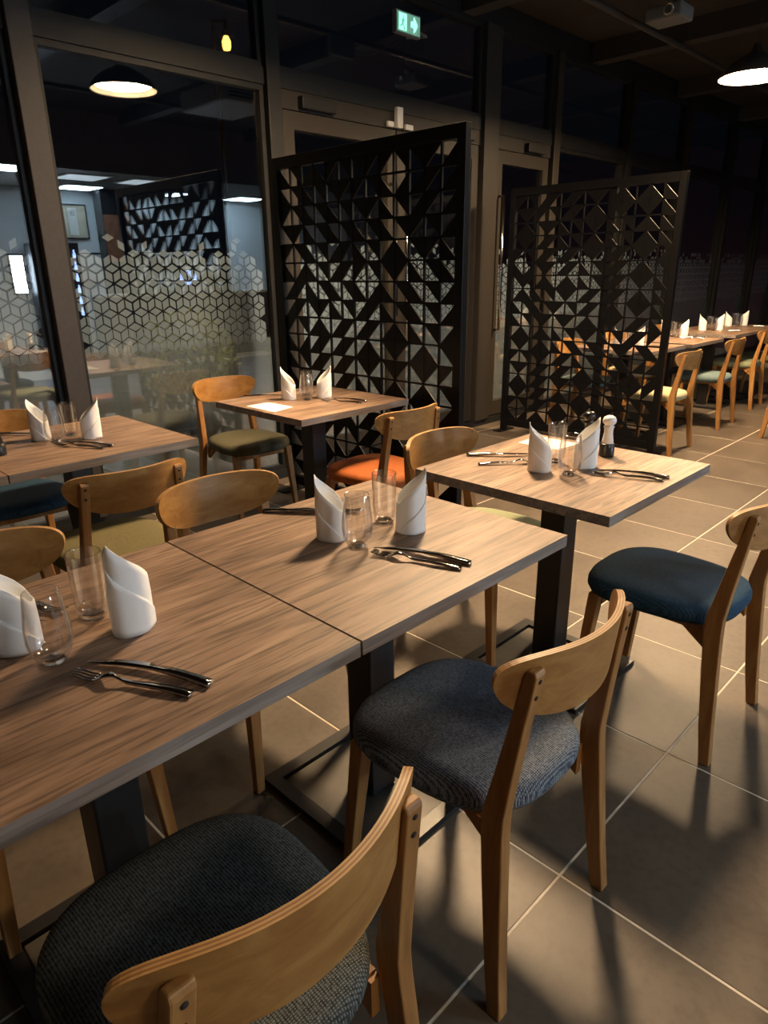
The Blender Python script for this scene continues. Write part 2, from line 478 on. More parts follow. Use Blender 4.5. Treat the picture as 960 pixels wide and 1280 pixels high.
door(1, 2.94, 3.94, 'left leaf of the glazed double door behind the tall screen', -1, 31)
d2 = door(2, 3.955, 4.91, 'right leaf of the glazed double door behind the tall screen', 1, 32)
door(3, 5.16, 5.95, 'narrow single glazed door between the two screens', 1, 33)
tf = box('trim_2', 'frame_door', WX - 0.05, WX + 0.04, 2.91, 5.965, 2.305, 2.408)
tag(tf, 'door head casing above the glazed doors', 'door frame', kind='structure')
box('latch_box', 'pale_plastic', WX + 0.042, WX + 0.075, 3.92, 3.98, 2.31, 2.44, tf, 0.004)
box('latch_plate', 'pale_plastic', WX + 0.042, WX + 0.062, 3.84, 3.90, 2.31, 2.345, tf, 0.003)
box('latch_plate', 'pale_plastic', WX + 0.042, WX + 0.062, 4.02, 4.10, 2.31, 2.345, tf, 0.003)

# ------------------------------------------------------------------ pendants and ceiling lights
def pendant(x, y, z, label, mat, group):
    e = empty('pendant_lamp', (x, y, z))
    tag(e, label, 'lamp', group)
    sh = MB().lathe([(0.235, 0.0), (0.238, 0.012), (0.225, 0.035), (0.19, 0.075), (0.13, 0.115), (0.06, 0.145), (0.035, 0.17), (0.03, 0.21), (0.0, 0.212)], 40)
    sh.build('shade', 'lamp_shell', e)
    MB().lathe([(0.233, 0.001), (0.220, 0.034), (0.186, 0.070), (0.127, 0.109), (0.02, 0.138), (0.0, 0.138)], 40).build('reflector', 'lamp_inner', e)
    MB().lathe([(0.0, 0.030), (0.19, 0.030), (0.198, 0.034), (0.198, 0.040), (0.0, 0.042)], 40).build('diffuser', mat, e)
    MB().tube([(0, 0, 0.21), (0, 0, CZ - z)], 0.004).build('cable', 'black_steel', e)
    MB().lathe([(0.0, CZ - z - 0.03), (0.05, CZ - z - 0.03), (0.055, CZ - z - 0.001), (0, CZ - z - .001)], 20).build('canopy', 'lamp_shell', e)
pendant(-2.085, 5.98, 2.66, 'dark dome pendant lamp glowing at the upper right edge', 'lamp_diffuser', 'dome pendants over the tables')
pendant(-2.075, 2.82, 2.66, 'dark dome pendant lamp whose mirror image shines in the window', 'lamp_diffuser', 'dome pendants over the tables')
pendant(1.75, 1.0, 2.66, 'dome pendant lamp hanging behind the viewer on the right', 'lamp_diffuser_side', 'dome pendants over the tables')
plab = ['cool ceiling light panel mirrored left of the dark pillar', 'cool ceiling light panel mirrored right of the dark pillar', 'cool ceiling light panel mirrored beside the screen edge', 'cool ceiling light panel mirrored at the left window edge', 'added cool panel washing the wall with light, over the middle of the service counter', 'added cool panel washing the wall with light, above the framed certificate']
for (x, y), lab in zip(((2.6, 4.45), (2.6, 5.35), (3.75, 7.9), (2.25, 3.3), (3.8, 6.4), (3.8, 4.9)), plab):  # last two panels are added to wash the wall with light
    e = empty('ceiling_panel', (x, y, 2.62)); tag(e, lab, 'lamp', 'cool light panels over the service area')
    MB().box(-0.3, 0.3, -0.3, 0.3, -0.012, -0.001).build('panel_frame', 'pale_plastic', e)
    MB().box(-0.27, 0.27, -0.27, 0.27, -0.016, -0.0125).build('diffuser', 'panel_dim' if x == 2.6 else 'panel_cool', e)

# ------------------------------------------------------------------ tables
def table(x, y, label, group='square pedestal tables', wx=0.69, wy=0.698, plain_far=False):
    e = empty('dining_table', (x, y, 0)); tag(e, label, 'table', group)
    top = MB()
    a, b2 = wx / 2, wy / 2
    vs = [(sx * a, sy * b2, z) for z in (0.72, 0.75) for sx, sy in ((-1, -1), (1, -1), (1, 1), (-1, 1))]
    top.add(vs, [(7, 4, 5, 6)], 0); top.add(vs, [(0, 1, 5, 4), (1, 2, 6, 5), (2, 3, 7, 6), (3, 0, 4, 7), (3, 2, 1, 0)], 1)
    top.build('table_top', ['table_wood', 'table_edge'], e, bevel=0.0012)
    MB().box(-0.14, 0.14, -0.14, 0.14, 0.708, 0.7195).build('mounting_plate', 'black_steel', e)
    MB().box(-0.045, 0.045, -0.045, 0.045, 0.012, 0.708).build('column', 'black_steel', e, bevel=0.005)
    MB().box(-0.19, 0.19, -0.166, 0.166, 0.0, 0.009).build('base_plate', 'base_plate', e, bevel=0.003)
    rim = MB()
    rim.box(-0.232, 0.232, -0.208, -0.17, 0, 0.018).box(-0.232, 0.232, 0.17, 0.208, 0, 0.018).box(-0.232, -0.194, -0.17, 0.17, 0, 0.018).box(0.194, 0.232, -0.17, 0.17, 0, 0.018)
    rim.build('base_rim', 'black_steel', e)
    return e
table(-1.120, 0.370, 'wooden pedestal table at the front left corner of the picture')
table(-1.120, 1.073, 'wooden pedestal table in the middle, butted against the front left table')
table(-1.105, 1.960, 'wooden pedestal table carrying the white topped mill')
table(-2.683, 2.197, 'small wooden table in front of the tall screen by the window')
table(-2.727, 1.007, 'wooden table at the left, below the window post')
table(-2.727, 0.305, 'wooden table cut by the left picture edge, carrying a black mill')
table(-2.63, 5.56, 'wooden table seen through the cut-out second screen')
table(-2.60, 6.34, 'wooden table right behind the second screen, with the warmest light')
table(-2.62, 7.40, 'far wooden table with the first pair of napkins beyond the screen')
table(-2.62, 8.10, 'farthest wooden table with the last pair of napkins')

# ------------------------------------------------------------------ chairs
def rear_leg(s):
    prof = [(0.0, 0.0, 0.030), (0.012, 0.12, 0.036), (0.026, 0.30, 0.044), (0.034, 0.41, 0.048), (0.035, 0.45, 0.046), (0.027, 0.53, 0.038), (0.014, 0.64, 0.030), (0.0, 0.748, 0.022), (0.003, 0.757, 0.014)]
    mb = MB(); rings = []
    for y, z, d in prof:
        xc = s * (0.203 - 0.046 * min(1, z / 0.75)); hw = 0.0145
        rings.append([(xc - hw, y, z), (xc + hw, y, z), (xc + hw, y + d, z), (xc - hw, y + d, z)])
    return mb.loft(rings, 0, False)
def front_leg(s):
    mb = MB(); rings = []
    for z, r in ((0.0, 0.0125), (0.20, 0.0155), (0.405, 0.0185)):
        t = z / 0.405
        xc = s * (0.192 - 0.022 * t); yc = 0.452 - 0.035 * t
        rings.append([(xc - r, yc - r, z), (xc + r, yc - r, z), (xc + r, yc + r, z), (xc - r, yc + r, z)])
    return mb.loft(rings)
def backrest():
    zt, HW = 0.778, 0.212
    zc = zt - 0.042
    nx, nz, th = 34, 8, 0.013
    def pos(u, w, off):
        au = min(1.0, abs(u))
        t_ = 0.042 * max(0, 1 - au ** 6.0) ** (1 / 2.4)
        b_ = 0.098 * max(0, 1 - au ** 2.8) ** (1 / 1.9)
        z = zc - b_ + (t_ + b_) * w
        x = u * HW
        y = -0.020 + 0.078 * (u * u) - (z - 0.70) * 0.11
        sl = 2 * 0.078 * u / HW; L = math.hypot(1, sl)
        return (x - off * sl / L, y + off / L, z)
    us = [math.sin(PI / 2 * (-1 + 2 * i / nx)) for i in range(nx + 1)]
    mb = MB()
    for off, flip in ((0, 0), (th, 1)):
        vs = [pos(u, j / nz, off) for u in us for j in range(nz + 1)]
        fs = []
        for i in range(nx):
            for j in range(nz):
                a = i * (nz + 1) + j; q = (a, a + nz + 1, a + nz + 2, a + 1)
                fs.append(q if not flip else q[::-1])
        mb.add(vs, fs, 0, True)
    layers = 5
    loop = [(u, 1) for u in us] + [(u, 0) for u in us[::-1]]
    n = len(loop)
    for k in range(layers):
        o0, o1 = th * k / layers, th * (k + 1) / layers
        vs = [pos(u, ww, o0) for u, ww in loop] + [pos(u, ww, o1) for u, ww in loop]
        mb.add(vs, [(i, (i + 1) % n, (i + 1) % n + n, i + n) for i in range(n)], 1 + k % 2, False)
    return mb
def seat():
    mb = MB(); seg = 56
    def ring(f, z):
        out = []
        for k in range(seg):
            a = 2 * PI * k / seg
            c, s = math.cos(a), math.sin(a); e = 2 / 2.9
            px = math.copysign(abs(c) ** e, c); py = math.copysign(abs(s) ** e, s)
            hw = 0.208 + 0.018 * py
            out.append((px * hw * f, 0.262 + py * 0.226 * f + 0.0, z))
        return out
    prof = [(0.90, 0.4005), (0.97, 0.406), (1.0, 0.420), (0.998, 0.436), (0.965, 0.4515), (0.90, 0.459), (0.78, 0.4635), (0.6, 0.466), (0.4, 0.467), (0.2, 0.4675), (0.02, 0.468)]
    mb.loft([ring(f, z) for f, z in prof], 0, True)
    return mb
def build_chair():
    e = empty('dining_chair')
    seat().build('seat', 'seat_navy', e)
    MB().box(-0.16, 0.16, 0.08, 0.42, 0.398, 0.402).build('seat_board', 'ply_dark', e)
    backrest().build('backrest', ['beech_veneer', 'ply_light', 'ply_dark'], e)
    for s in (-1, 1):
        rear_leg(s).build('leg', 'beech', e, bevel=0.003)
        front_leg(s).build('leg', 'beech', e, bevel=0.003)
        mb = MB(); xr = s * 0.150; xf = s * 0.135
        mb.loft([[(xr - .009, 0.07, 0.325), (xr + .009, 0.07, 0.325), (xr + .009, 0.07, 0.398), (xr - .009, 0.07, 0.398)],
                 [(xr - .009, 0.150, 0.386), (xr + .009, 0.150, 0.386), (xr + .009, 0.155, 0.398), (xr - .009, 0.155, 0.398)],
                 [(xf - .009, 0.40, 0.380), (xf + .009, 0.40, 0.380), (xf + .009, 0.40, 0.398), (xf - .009, 0.40, 0.398)]])
        mb.build('side_rail', 'beech', e)
        for zz in (0.705, 0.737):
            MB().lathe([(0.0, 0.0), (0.0042, 0.0), (0.0042, 0.002), (0.0, 0.002)], 10).build('screw_hole', 'rubber', e, loc=(s * (0.203 - 0.046 * zz / 0.75), 0.027 - (zz - 0.53) * 0.1225 + 0.0003, zz)).rotation_euler = (PI / 2 + 0.12, 0, 0)
        MB().lathe([(0, -0.0), (0.009, 0.0), (0.009, 0.004), (0, 0.004)], 10).build('foot_glide', 'rubber', e, loc=(s * 0.203, 0.015, 0))
    MB().box(-0.165, 0.165, 0.398, 0.414, 0.368, 0.3975).build('front_rail', 'beech', e)
    MB().box(-0.165, 0.165, 0.095, 0.111, 0.374, 0.3975).build('rear_rail', 'beech', e)
    return e
proto = build_chair()
proto_used = False
def chair(x, y, facing, seatmat, label, group='wooden dining chairs'):
    """x, y: middle of the rear feet; facing: direction the sitter looks, degrees from +y counter-clockwise"""
    global proto_used
    e = proto if not proto_used else copy_tree(proto)
    proto_used = True
    e.location = (x, y, 0); e.rotation_euler = (0, 0, math.radians(facing))
    tag(e, label, 'chair', group)
    for ch in e.children:
        if ch.name.split('.')[0] == 'seat':
            ch.data = ch.data.copy(); ch.data.materials[0] = MATS[seatmat]
    return e
# near side, facing the window wall (towards -x)
chair(-0.440, 0.335, 90, 'seat_charcoal', 'beech chair with charcoal seat at the bottom, nearest the viewer')
chair(-0.487, 1.005, 90, 'seat_greyblue', 'beech chair with blue-grey woven seat in the middle foreground')
chair(-0.470, 2.012, 90, 'seat_navy', 'beech chair with dark blue seat at the right of the mill table')
chair(-2.065, 0.935, 88, 'seat_olive', 'beech chair with olive seat, back turned, between the two rows at left')
chair(-2.055, 2.29, 90, 'seat_rust', 'beech chair with orange rust seat in front of the tall screen')
chair(-1.985, 5.325, 91, 'seat_cream', 'beech chair with cream seat beside the second screen')
chair(-2.045, 6.48, 92, 'seat_teal', 'beech chair with light teal seat beyond the cream one')
chair(-2.15, 7.63, 94, 'seat_sage', 'beech chair with sage green seat, third beyond the second screen')
chair(-2.13, 8.30, 92, 'seat_olive', 'farthest beech chair in the row beyond the second screen')
# far side, facing the viewer (towards +x)
chair(-1.780, 1.045, -92, 'seat_moss', 'beech chair tucked behind the middle table, backrest top showing')
chair(-1.760, 0.360, -88, 'seat_moss', 'beech chair tucked behind the front left table, cut by the picture edge')
chair(-1.680, 1.970, -90, 'seat_sage', 'beech chair with pale green seat tucked behind the mill table')
chair(-3.575, 2.225, -93, 'seat_moss', 'beech chair with grey-green seat against the window')
chair(-3.46, 0.90, -90, 'seat_navy', 'beech chair with dark blue seat under the left table')
chair(-3.22, 5.56, -90, 'seat_teal', 'orange-lit beech chair seen through the left of the second screen')
chair(-3.20, 6.40, -90, 'seat_cream', 'beech chair behind the warm lit table beyond the second screen')
chair(-3.24, 7.45, -90, 'seat_moss', 'beech chair behind the far napkin table, only its back showing')
# a row further right, seen only at the picture edge
chair(-1.70, 6.42, -90, 'seat_cream', 'beech chair leg entering at the right edge in the distance')

# ------------------------------------------------------------------ place settings
def napkin_mesh(seed):
    """paper napkin rolled to a flattened tube, one side drawn up to a point (local +x), with crossing flaps"""
    rnd = random.Random(seed); mb = MB(); n = 44; rows = 8
    lo, hi = 0.080 + rnd.uniform(-.006, .006), 0.160 + rnd.uniform(-.004, .006)
    ph = rnd.uniform(0, 6)
    def surf(a, z, k):
        t = z / 0.16
        ex = 0.036 * k * (1 - 0.14 * max(0, t - 0.35) ** 1.2); ey = 0.030 * k * (1 - 0.34 * max(0, t - 0.35) ** 1.2)
        q = 1 + 0.025 * math.sin(2 * a + ph) + 0.02 * math.sin(5 * a + ph)
        return (ex * q * math.cos(a) + 0.006 * t * t, ey * q * math.sin(a), z)
    def layer(a0, a1, top, k):
        vs = []
        for i in range(n + 1):
            a = a0 + (a1 - a0) * i / n; h = top(a, i / n)
            vs += [surf(a, h * j / rows, k * (1 + 0.02 * i / n)) for j in range(rows + 1)]
        mb.add(vs, [(i * (rows + 1) + j, (i + 1) * (rows + 1) + j, (i + 1) * (rows + 1) + j + 1, i * (rows + 1) + j + 1) for i in range(n) for j in range(rows)], 0, True)
    layer(-PI, PI, lambda a, t: lo + (hi - lo) * max(0.0, 1 - abs(a) / 2.7) ** 0.95, 1.0)
    layer(-0.35, 2.6, lambda a, t: 0.012 + (lo + 0.030) * (1 - t) ** 0.9, 1.06)
    layer(0.2, -2.5, lambda a, t: 0.012 + (lo + 0.016) * (1 - t) ** 0.9, 1.06)
    return mb
def napkin(x, y, phi, seed, label, group, z=0.7510, sc=1.0):
    """phi: bearing of the raised point, 0 = picture right, 90 = away from the viewer"""
    o = napkin_mesh(seed + x * 7 + y * 13).build('folded_napkin', 'napkin_paper', loc=(x, y, z), rotz=math.radians(phi + 45), solid=0.0014)
    o.scale = (sc, sc, sc)
    return tag(o, label, 'napkin', group)
def glass(x, y, tall, label, group, z=0.7505):
    e = empty('stemless_glass' if not tall else 'tumbler', (x, y, z)); tag(e, label, 'glass', group)
    if tall:
        out = [(0.021, 0.001), (0.0255, 0.006), (0.0285, 0.020), (0.0300, 0.045), (0.0310, 0.09), (0.0315, 0.133), (0.0309, 0.1345), (0.0302, 0.133), (0.0295, 0.09), (0.0284, 0.045), (0.0262, 0.022), (0.018, 0.0125), (0.0, 0.011)]
    else:
        out = [(0.018, 0.001), (0.024, 0.006), (0.0335, 0.026), (0.0372, 0.046), (0.0365, 0.070), (0.0325, 0.103), (0.0292, 0.130), (0.0286, 0.1313), (0.0279, 0.130), (0.0312, 0.103), (0.0350, 0.070), (0.0357, 0.047), (0.0318, 0.028), (0.020, 0.0135), (0.0, 0.012)]
    MB().lathe(out, 36).build('bowl', 'tumbler_glass', e)
    r = out[0][0]
    MB().lathe([(0.0, 0.0), (r * 0.9, 0.0), (r, 0.001), (r * 1.1, 0.005), (r * .8, 0.010), (0.0, 0.009)], 36).build('thick_base', 'tumbler_base', e)
def knife_mesh():
    mb = MB(); L = 0.238; rings = []
    for i in range(25):
        t = i / 24; x = t * L
        if t < 0.52:
            s = t / 0.52; w0 = -0.0065 * min(1, s * 3.2) ** 0.7; w1 = 0.0105 * min(1, s * 2.2 + 0.02) ** 0.8; th = 0.0006 + 0.0008 * s
        else:
            s = (t - 0.52) / 0.48; hw = 0.0060 + 0.0028 * s; w0, w1 = -hw, hw; th = 0.0016 + 0.0022 * min(1, s * 3)
        zc = 0.0045 + 0.0045 * math.sin(PI * t) - 0.0
        yb = 0.010 * math.sin(PI * t)
        rings.append([(x, yb + w0, zc - th), (x, yb + w1, zc - th), (x, yb + w1 * .9, zc + th), (x, yb + w0 * .9, zc + th)])
    return mb.loft(rings, 0, True)
def fork_mesh():
    mb = MB(); L = 0.215
    def bend(t): return 0.0035 + 0.012 * math.exp(-((t - 0.33) / 0.10) ** 2) + 0.006 * math.exp(-(t / 0.10) ** 2) + 0.004 * math.sin(PI * max(0, (t - .4) / .6))
    rings = []
    for i in range(25):
        t = 0.20 + 0.80 * i / 24
        hw = 0.0125 if t < 0.27 else (0.0125 - 0.0095 * min(1, (t - 0.27) / 0.10)) if t < 0.40 else 0.003 + 0.0055 * min(1, (t - 0.40) / 0.5)
        th = 0.0011 if t < 0.45 else 0.0022
        zc = bend(t)
        rings.append([(t * L, -hw, zc - th), (t * L, hw, zc - th), (t * L, hw * .9, zc + th), (t * L, -hw * .9, zc + th)])
    mb.loft(rings, 0, True)
    for k in range(4):
        yc = -0.0099 + 0.0066 * k; rr = []
        for i in range(6):
            t = 0.215 * i / 5; hw = 0.0012 + 0.0008 * i / 5; zc = bend(t)
            rr.append([(t * L, yc - hw, zc - .001), (t * L, yc + hw, zc - .001), (t * L, yc + hw, zc + .001), (t * L, yc - hw, zc + .001)])
        mb.loft(rr, 0, True)
    return mb
cut = {}
def cutlery(kind, tip, end, label, group, z=0.7505):
    a = math.atan2(end[1] - tip[1], end[0] - tip[0])
    if kind not in cut:
        o = (knife_mesh() if kind == 'knife' else fork_mesh()).build('table_knife' if kind == 'knife' else 'table_fork', 'steel'); cut[kind] = o
    else:
        o = cut[kind].copy(); COL.objects.link(o)
    o.location = (tip[0], tip[1], z); o.rotation_euler = (0, 0, a)
    return tag(o, label, kind, group)
def mill(x, y, body, head, label, z=0.7505, sc=1.0):
    e = empty('pepper_mill', (x, y, z)); e.scale = (sc, sc, sc); tag(e, label, 'mill')
    MB().lathe([(0, 0), (0.0245, 0), (0.025, 0.003), (0.0245, 0.042), (0.022, 0.044), (0, 0.044)], 28).build('base', body, e)
    MB().lathe([(0, 0.044), (0.0195, 0.044), (0.0185, 0.055), (0.0145, 0.080), (0.0155, 0.096), (0.0185, 0.101), (0.0135, 0.1035), (0.0145, 0.107), (0.0215, 0.115), (0.0225, 0.124), (0.019, 0.133), (0.010, 0.138), (0, 0.139)], 28).build('head', head, e)

G_N, G_G, G_C = 'folded white napkins', 'drinking glasses', 'table cutlery'
def near_set(tip, end, where):
    dx, dy = end[0] - tip[0], end[1] - tip[1]; L = math.hypot(dx, dy); nx_, ny_ = dy / L, -dx / L
    return tip, end, (tip[0] + nx_ * 0.026 + dx * 0.06, tip[1] + ny_ * 0.026 + dy * 0.06), (end[0] + nx_ * 0.022, end[1] + ny_ * 0.022)
# front left table
napkin(-1.120, 0.468, 255, 1, 'pointed napkin standing right of the glasses on the front left table', G_N, sc=1.12)
napkin(-1.200, 0.292, 205, 2, 'pointed napkin cut by the left edge on the front left table', G_N, sc=1.1)
glass(-1.105, 0.316, 0, 'stemless glass in front on the front left table', G_G)
glass(-1.214, 0.432, 1, 'straight tumbler behind on the front left table', G_G)
cutlery('knife', (-1.06, 0.351), (-0.835, 0.469), 'knife in front on the front left table', G_C)
cutlery('fork', (-1.035, 0.322), (-0.828, 0.437), 'fork in front on the front left table', G_C)
cutlery('knife', (-1.255, 0.36), (-1.43, 0.25), 'knife behind the napkins on the front left table', G_C)
cutlery('fork', (-1.265, 0.40), (-1.44, 0.30), 'fork behind the napkins on the front left table', G_C)
# middle table
napkin(-1.185, 1.012, 160, 3, 'pointed napkin left of the glasses on the middle table', G_N)
napkin(-1.078, 1.180, 15, 4, 'pointed napkin right of the glasses on the middle table', G_N)
glass(-1.097, 1.017, 0, 'stemless glass in front on the middle table', G_G)
glass(-1.168, 1.180, 1, 'straight tumbler behind on the middle table', G_G)
cutlery('knife', (-1.06, 1.032), (-0.831, 1.118), 'knife in front on the middle table', G_C)
cutlery('fork', (-1.040, 1.010), (-0.822, 1.086), 'fork in front on the middle table', G_C)
cutlery('knife', (-1.290, 1.170), (-1.445, 1.035), 'knife behind the napkins on the middle table', G_C)
cutlery('fork', (-1.265, 1.190), (-1.425, 1.060), 'fork behind the napkins on the middle table', G_C)
# mill table
napkin(-1.135, 1.862, 165, 5, 'pointed napkin left of the glasses on the mill table', G_N)
napkin(-1.050, 2.000, 12, 6, 'pointed napkin right of the glasses on the mill table', G_N)
glass(-1.040, 1.882, 0, 'stemless glass in front on the mill table', G_G)
glass(-1.150, 1.985, 1, 'straight tumbler behind on the mill table', G_G)
cutlery('knife', (-1.01, 1.962), (-0.806, 2.050), 'knife in front on the mill table', G_C)
cutlery('fork', (-0.990, 1.934), (-0.794, 2.016), 'fork in front on the mill table', G_C)
cutlery('knife', (-1.255, 2.02), (-1.400, 1.880), 'knife behind the napkins on the mill table', G_C)
cutlery('fork', (-1.180, 1.945), (-1.325, 1.780), 'fork behind the napkins on the mill table', G_C)
mill(-1.066, 2.180, 'mill_black', 'mill_white', 'pepper mill with white head and black base', sc=1.02)
mill(-1.165, 2.225, 'mill_black', 'mill_black', 'black mill half hidden behind the napkin on the mill table', sc=0.98)
def paper(pts, label):
    o = MB().add([(x, y, 0.7508) for x, y in pts], [(0, 1, 2, 3)]).build('paper_card', 'card_paper', solid=0.0008)
    tag(o, label, 'card')
paper([(-1.40, 2.135), (-1.23, 2.14), (-1.225, 2.27), (-1.40, 2.275)], 'white paper card lying behind the glasses on the mill table')
paper([(-2.80, 1.880), (-2.575, 1.88), (-2.615, 2.02), (-2.805, 2.01)], 'white paper card lying on the small table by the window')
# small table by the window
napkin(-2.79, 2.135, 165, 7, 'pointed napkin left of the glasses on the small window table', G_N)
napkin(-2.69, 2.285, 30, 8, 'pointed napkin right of the glasses on the small window table', G_N)
glass(-2.715, 2.190, 0, 'stemless glass between the napkins on the small window table', G_G)
glass(-2.80, 2.26, 1, 'straight tumbler between the napkins on the small window table', G_G)
cutlery('knife', (-2.66, 2.255), (-2.44, 2.345), 'knife in front on the small window table', G_C)
cutlery('fork', (-2.62, 2.205), (-2.42, 2.300), 'fork in front on the small window table', G_C)
cutlery('knife', (-2.87, 2.20), (-3.00, 2.06), 'knife behind on the small window table', G_C)
# left table
napkin(-2.825, 0.925, 165, 9, 'pointed napkin left of the glasses on the left table', G_N)
napkin(-2.705, 1.075, 25, 10, 'pointed napkin right of the glasses on the left table', G_N)
glass(-2.740, 0.950, 0, 'stemless glass in front on the left table', G_G)
glass(-2.807, 1.035, 1, 'straight tumbler behind on the left table', G_G)
cutlery('knife', (-2.705, 0.950), (-2.485, 1.075), 'knife in front on the left table', G_C)
cutlery('fork', (-2.680, 0.925), (-2.470, 1.040), 'fork in front on the left table', G_C)
cutlery('knife', (-2.90, 0.98), (-3.04, 0.85), 'knife behind on the left table', G_C)
mill(-2.690, 0.728, 'mill_black', 'mill_black', 'black mill at the left picture edge', sc=1.0)
# tables beyond the second screen
far = [(-2.64, 6.52, 'the warm lit table beyond the screen'), (-2.62, 5.56, 'the table seen through the second screen'), (-2.65, 7.45, 'the first far table'), (-2.645, 8.16, 'the last far table')]
for x, y, wh in far:
    napkin(x - 0.06, y - 0.075, 170, 11, 'pointed napkin at the left on ' + wh, G_N)
    napkin(x + 0.045, y + 0.095, 15, 12, 'pointed napkin at the right on ' + wh, G_N)
    glass(x + 0.025, y - 0.01, 0, 'stemless glass on ' + wh, G_G)
    glass(x - 0.04, y + 0.05, 1, 'straight tumbler on ' + wh, G_G)
    cutlery('knife', (x + 0.05, y - 0.02), (x + 0.26, y + 0.06), 'knife on ' + wh, G_C)
    cutlery('fork', (x + 0.07, y - 0.05), (x + 0.27, y + 0.03), 'fork on ' + wh, G_C)

# ------------------------------------------------------------------ cut-out screens
def screen(xl, xr, y, zt, label, seed, post_at=None):
    e = empty('room_divider', ((xl + xr) / 2, y, 0)); tag(e, label, 'screen', 'cut-out steel room dividers')
    W = xr - xl; fr = 0.05; z0 = 0.05; d = 0.02
    MB().box(-W / 2, -W / 2 + fr, -d, d, 0.0, zt).build('frame_post', 'screen_black', e, bevel=0.002)
    MB().box(W / 2 - fr, W / 2, -d, d, 0.0, zt).build('frame_post', 'screen_black', e, bevel=0.002)
    MB().box(-W / 2 + fr, W / 2 - fr, -d, d, z0, z0 + 0.06).build('bottom_rail', 'screen_black', e, bevel=0.002)
    MB().box(-W / 2 + fr, W / 2 - fr, -d, d, zt - 0.06, zt).build('top_rail', 'screen_black', e, bevel=0.002)
    for s in (-1, 1):
        MB().box(s * (W / 2 - fr / 2) - 0.04, s * (W / 2 - fr / 2) + 0.04, -0.11, 0.11, 0, 0.008).build('foot_plate', 'screen_black', e)
    if post_at is not None:
        MB().box(post_at - 0.03, post_at + 0.03, d * .3, d * 1.5, z0, zt).build('rear_post', 'screen_black', e)
    nc, nr = 13, 18
    iw, ih = W - 2 * fr, zt - 0.06 - (z0 + 0.06)
    cw, chh = iw / nc, ih / nr
    th = 0.004
    for i in range(1, nc):
        xx = -iw / 2 + i * cw
        MB().box(xx - 0.005, xx + 0.005, -0.006, 0.006, z0 + 0.06, zt - 0.06).build('vertical_bar', 'screen_black', e)
    for j in range(1, nr):
        zz = z0 + 0.06 + j * chh
        MB().box(-iw / 2, iw / 2, -0.006, 0.006, zz - 0.005, zz + 0.005).build('horizontal_bar', 'screen_black', e)
    a, b2 = cw / 2, chh / 2
    c4 = [(-a, -b2), (a, -b2), (a, b2), (-a, b2)]
    protos = []
    rnd = random.Random(seed)
    ori = {}
    # orientation k: solid triangle sits in corner k (0 lower left, 1 lower right, 2 upper right, 3 upper left)
    for bi in range(-1, nc // 2 + 2):
        for bj in range(-1, nr // 2 + 2):
            kind = rnd.choice(('diamond', 'diamond', 'hollow', 'slash', 'slash', 'back', 'back', 'chevron', 'chevron2'))
            pat = {'diamond': (2, 3, 0, 1), 'hollow': (0, 1, 2, 3), 'slash': (1, 3, 3, 1), 'back': (0, 2, 2, 0), 'chevron': (1, 0, 3, 2), 'chevron2': (2, 3, 2, 3)}[kind]
            off = bi % 2
            for q, (di, dj) in enumerate(((0, 0), (1, 0), (1, 1), (0, 1))):
                ori[(bi * 2 + di, bj * 2 + dj + off)] = pat[q]
    for i in range(nc):
        for j in range(nr):
            k = ori.get((i, j), (i + j) % 4)
            while len(protos) <= k: protos.append(None)
            loc = (-iw / 2 + (i + .5) * cw, 0, z0 + 0.06 + (j + .5) * chh)
            if protos[k] is None:
                p = [c4[k], c4[(k + 1) % 4], c4[(k + 3) % 4]]
                vs = [(x, -th, z) for x, z in p] + [(x, th, z) for x, z in p]
                o = MB().add(vs, [(0, 1, 2), (5, 4, 3), (0, 3, 4, 1), (1, 4, 5, 2), (2, 5, 3, 0)]).build('triangle_plate', 'screen_black', e, loc=loc)
                protos[k] = o
            else:
                share(protos[k], 'triangle_plate', e, loc)
screen(-3.50, -2.085, 2.66, 1.975, 'tall black cut-out screen behind the small window table', 3)
screen(-3.50, -2.085, 5.05, 1.975, 'second black cut-out screen further right, in front of the far tables', 11, 0.17)

# ------------------------------------------------------------------ exit sign, ceiling fixtures
e = empty('exit_sign', (-3.45, 3.755, 2.775)); tag(e, 'lit green exit sign on a bracket above the double door', 'sign')
MB().box(-0.035, 0.0, -0.115, 0.115, 0, 0.125).build('case', 'sign_case', e, bevel=0.004)
MB().box(0.0, 0.003, -0.105, 0.105, 0.010, 0.115).build('green_face', 'sign_green', e)
sy = MB()
# door pictogram: open doorway with a running figure
sy.box(0.0031, 0.0042, -0.090, -0.020, 0.018, 0.108)
sy.build('doorway_symbol', 'sign_white', e)
fig = MB()
def bar(y0, z0, y1, z1, w2):
    d = Vector((0, y1 - y0, z1 - z0)).normalized(); nrm = Vector((0, -d.z, d.y)) * w2
    a, b2 = Vector((0, y0, z0)), Vector((0, y1, z1))
    q = [a - nrm, a + nrm, b2 + nrm, b2 - nrm]
    fig.add([(0.0043, p.y, p.z) for p in q] + [(0.0048, p.y, p.z) for p in q], [(0, 1, 2, 3), (7, 6, 5, 4), (0, 4, 5, 1), (1, 5, 6, 2), (2, 6, 7, 3), (3, 7, 4, 0)])
bar(-0.052, 0.080, -0.060, 0.052, 0.006); bar(-0.060, 0.052, -0.044, 0.036, 0.004); bar(-0.044, 0.036, -0.046, 0.022, 0.004)
bar(-0.060, 0.052, -0.072, 0.040, 0.004); bar(-0.072, 0.040, -0.084, 0.038, 0.004); bar(-0.053, 0.078, -0.038, 0.068, 0.003); bar(-0.053, 0.078, -0.070, 0.070, 0.003)
bar(-0.050, 0.096, -0.050, 0.086, 0.005)
fig.build('running_figure', 'sign_green', e)
ar = MB()
